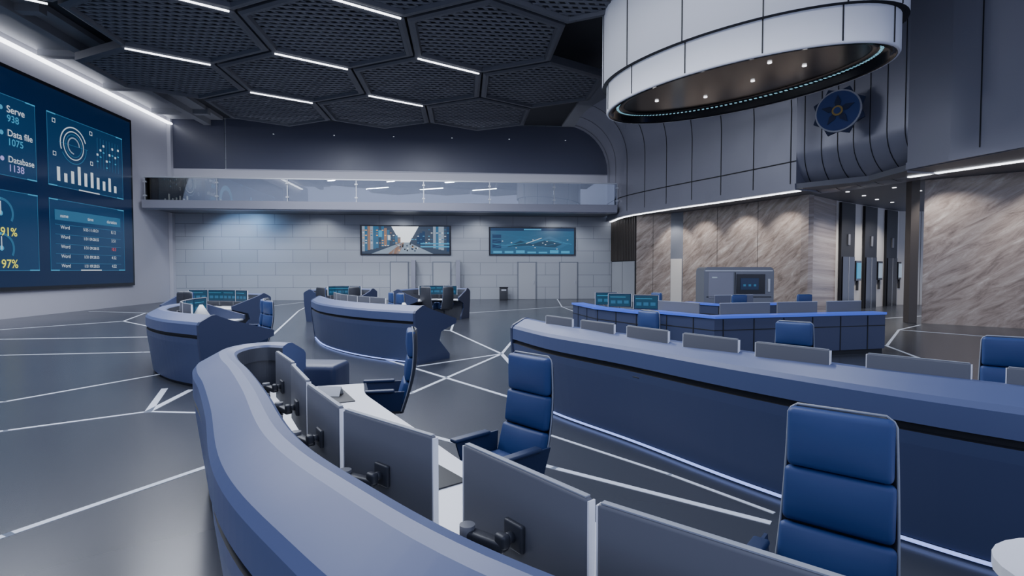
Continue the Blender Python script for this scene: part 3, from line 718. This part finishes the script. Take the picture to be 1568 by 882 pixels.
# other consoles
def populate(path, side_off, n, chairs=0, start=.5, step=.66, coff=-1.75):
    for i in range(n):
        p, t = at(path, start + i * step); nn = Vector((t.y, -t.x)); q = p + nn * side_off
        f = -nn; mon(q.x, q.y, math.atan2(-f.x, f.y))
    for i in range(chairs):
        p, t = at(path, start + .3 + i * step * 1.7); nn = Vector((t.y, -t.x)); q = p + nn * (coff - .3); chair(q.x, q.y, nn.x, nn.y)
pa, _ = console('control_console', [(-6.4, 13.0), (-6.35, 11.8), (-5.95, 10.6), (-5.1, 9.5), (-4.15, 8.75)], led=False); populate(pa, -.58, 5, 3, start=.6)
pb, _ = console('control_console', [(-4.2, 15.2), (-3.6, 13.7), (-2.85, 12.5), (-2.0, 11.55), (-1.0, 10.75)]); populate(pb, -.58, 6, 2, start=.5)
pc, _ = console('control_console', [(-6.0, 17.2), (-7.3, 18.0), (-8.9, 18.2)], led=False); populate(pc, -.58, 4, 2, start=.5)
pd, _ = console('control_console', [(-3.4, 21.2), (-4.5, 21.8), (-5.4, 21.4), (-5.8, 20.2)], depth=1.0, led=False); populate(pd, -.58, 4, 2, start=.5)
pe, _ = console('control_console', [(.2, 21.4), (-1.0, 21.9), (-2.0, 21.4), (-2.6, 20.0)], depth=1.0, led=False); populate(pe, -.58, 4, 2, start=.5)
def lampcone(x, y, z):
    b = MB(); b.cyl((0, 0, 0), (0, 0, .012), .07, 'silver', 18); b.cyl((0, 0, .01), (0, 0, .2), .008, 'silver', 8); b.cyl((0, 0, .18), (0, 0, .4), .16, 'paper', 20, r2=.03); b.obj('desk_lamp', (x, y, z))
lampcone(-5.6, 12.0, .75); lampcone(-1.35, 12.3, .75)

# reception style counters (right middle)
def counter(name, poly_path, h=.93, depth=.85):
    path = [Vector(p) for p in poly_path]; b = MB()
    b.sweep(path, [(0, h - .04), (0, .1), (-.06, .1), (-.06, 0), (-.5, 0), (-.5, .7), (-depth, .7), (-depth, .75), (-.3, .75), (-.3, h - .04)], ['shell_dk', 'gap', 'gap', 'inner', 'inner', 'inner', 'silver', 'desk', 'inner', 'inner'])
    b.sweep(path, [(.04, h), (.04, h - .05), (-.32, h - .05), (-.32, h)], ['ledtop', 'ledtop', 'ledtop', 'ledtop'])
    L = plen(path); s = .5
    while s < L:
        p, t = at(path, s); n = Vector((t.y, -t.x)); c = p + n * .004; b.box((c.x, c.y, .48), (.02, .012, .76), 'gap', rz=math.atan2(t.y, t.x)); s += .75
    b.sweep(path, [(.006, .62), (.006, .64), (-.01, .64), (-.01, .62)], 'gap')
    b.obj(name); return path
c1 = counter('service_counter', [(3.2, 15.5), (3.4, 13.6), (4.1, 11.9)]); c2 = counter('service_counter', [(4.4, 12.3), (5.2, 10.7), (9.6, 11.4)])
c3 = counter('service_counter', [(6.6, 15.6), (7.2, 14.4), (9.4, 14.8)])
def desk_screen(x, y, rz, w):
    b = MB(); b.box((0, 0, .22), (w, .03, .36), 'mon_back'); b.box((0, 0, .405), (w, .035, .012), 'silver')
    for sx in (-.4, .4): b.box((sx * w, 0, .02), (.08, .08, .04), 'charcoal')
    b.obj('privacy_screen', (x, y, .75), rz)
for (x, y, rz, w) in [(6.3, 11.5, .16, 1.3), (7.7, 11.75, .16, 1.1), (9.0, 11.95, .16, 1.0), (4.95, 12.0, -1.1, 1.2)]: desk_screen(x, y, rz, w)
desk_screen(7.9, 15.05, .17, 1.3)
for (x, y, a) in [(3.95, 14.6, 3.0), (4.1, 13.8, 2.9), (4.5, 12.9, 2.7)]: mon(x, y, a, .75)
chair(8.7, 13.0, .1, -1); chair(6.9, 12.9, .1, -1); chair(5.3, 14.3, -1, -.3)

# kiosk
b = MB()
prof = [(-1.35, 0), (1.35, 0), (1.35, 1.85), (1.31, 1.95), (1.22, 2.0), (-1.22, 2.0), (-1.31, 1.95), (-1.35, 1.85)]
vs = [(x, -.45, z) for x, z in prof] + [(x, .45, z) for x, z in prof]; m = len(prof)
b.add(vs, [(k, (k + 1) % m, m + (k + 1) % m, m + k) for k in range(m)] + [tuple(range(m)), tuple(range(m, 2 * m))], 'kiosk')
b.box((.45, -.46, 1.35), (1.1, .03, .75), 'black'); b.box((.4, -.48, 1.35), (.7, .02, .45), 'scr_bg'); b.box((-.7, -.46, 1.3), (.95, .02, 1.0), 'metal_wall'); b.box((-.95, -.475, 1.6), (.2, .02, .05), 'scr_grey')
b.box((0, -.46, .85), (2.5, .02, .03), 'gap'); b.box((-.15, -.46, 1.0), (.03, .02, 1.6), 'gap'); b.box((1.15, -.47, 1.3), (.08, .05, .5), 'silver')
b.box((0, -.44, 1.86), (2.6, .03, .05), 'silver')
for i in range(3): b.box((.2 + i * .2, -.495, 1.3), (.1, .01, .08), 'scr_line')
b.obj('refreshment_kiosk', (10.6, 20.2, 0), math.radians(-5), bevel=.01)
# litter bin
b = MB(); b.rbox((.5, .4, .75), .04, 'charcoal', Matrix.Translation((0, 0, .375)), n=1); b.box((0, 0, .78), (.54, .44, .06), 'black'); b.box((0, -.2, .62), (.3, .02, .1), 'silver'); b.obj('litter_bin', (2.5, 33.6, 0))

# ---------------------------------------------------------------- lights
def area(name, loc, size, e, col, rot=(0, 0, 0)):
    l = bpy.data.lights.new(name, 'AREA'); l.shape = 'RECTANGLE'; l.size = size[0]; l.size_y = size[1]; l.energy = e; l.color = col
    o = bpy.data.objects.new(name, l); C.objects.link(o); o.location = loc; o.rotation_euler = rot; return o
def spot(loc, tgt, e, ang, col=(1, .95, .88), r=.05):
    l = bpy.data.lights.new('downlight_and_fill_spot', 'SPOT'); l.energy = e; l.spot_size = math.radians(ang); l.spot_blend = .6; l.color = col; l.shadow_soft_size = r
    o = bpy.data.objects.new('downlight_and_fill_spot', l); C.objects.link(o); o.location = loc; o.rotation_euler = (Vector(tgt) - Vector(loc)).to_track_quat('-Z', 'Y').to_euler()
for (x, y, tx, ty) in [(10.9, 28.2, 11.6, 28.6), (11.3, 26.5, 12.6, 27), (12.2, 24.0, 13.5, 24.5), (12.9, 21.8, 14.2, 22.2), (15.3, 16.6, 17.2, 16.9), (16.6, 14.4, 18.6, 15)]:
    spot((x, y, 4.95), (tx, ty, 2.0), 240, 90, (1, .94, .88))
for (x, y) in [(16.8, 20.5), (18.8, 22.2), (21, 23.6)]: spot((x, y, 4.95), (x, y, 0), 450, 140, (1, .95, .9))
for x in (-14, -9, -4, 1, 6): spot((x, 31.6, 5.2), (x, 34, 1.0), 250, 120, (.84, .9, 1))
spot((-13.5, 31.5, 5.1), (-13.0, 34.2, 2.4), 330, 120, (.3, .58, 1))
spot((1.2, 7.0, 9.8), (6.5, 13.5, 9.0), 700, 70, (.85, .9, 1), .2)  # spot without a fixture, added to brighten the drum
area('balcony_fill_light', (-4, YF + .6, 5.7), (24, .15), 300, (.82, .87, 1), (math.radians(125), 0, 0))  # area light added to brighten the upper wall above the balcony

w = bpy.data.worlds.new('world'); bpy.context.scene.world = w; w.use_nodes = True
bg = w.node_tree.nodes['Background']; bg.inputs[0].default_value = (.58, .67, 1.0, 1); bg.inputs[1].default_value = 1.2

# ---------------------------------------------------------------- camera
cam = bpy.data.cameras.new('camera'); co = bpy.data.objects.new('camera', cam); C.objects.link(co)
cam.lens = 36 * 820 / 1568; cam.sensor_width = 36; cam.clip_end = 200
co.location = (0, 0, 1.9); co.rotation_euler = (math.radians(90 - 1.96), 0, math.radians(-5.16))
bpy.context.scene.camera = co
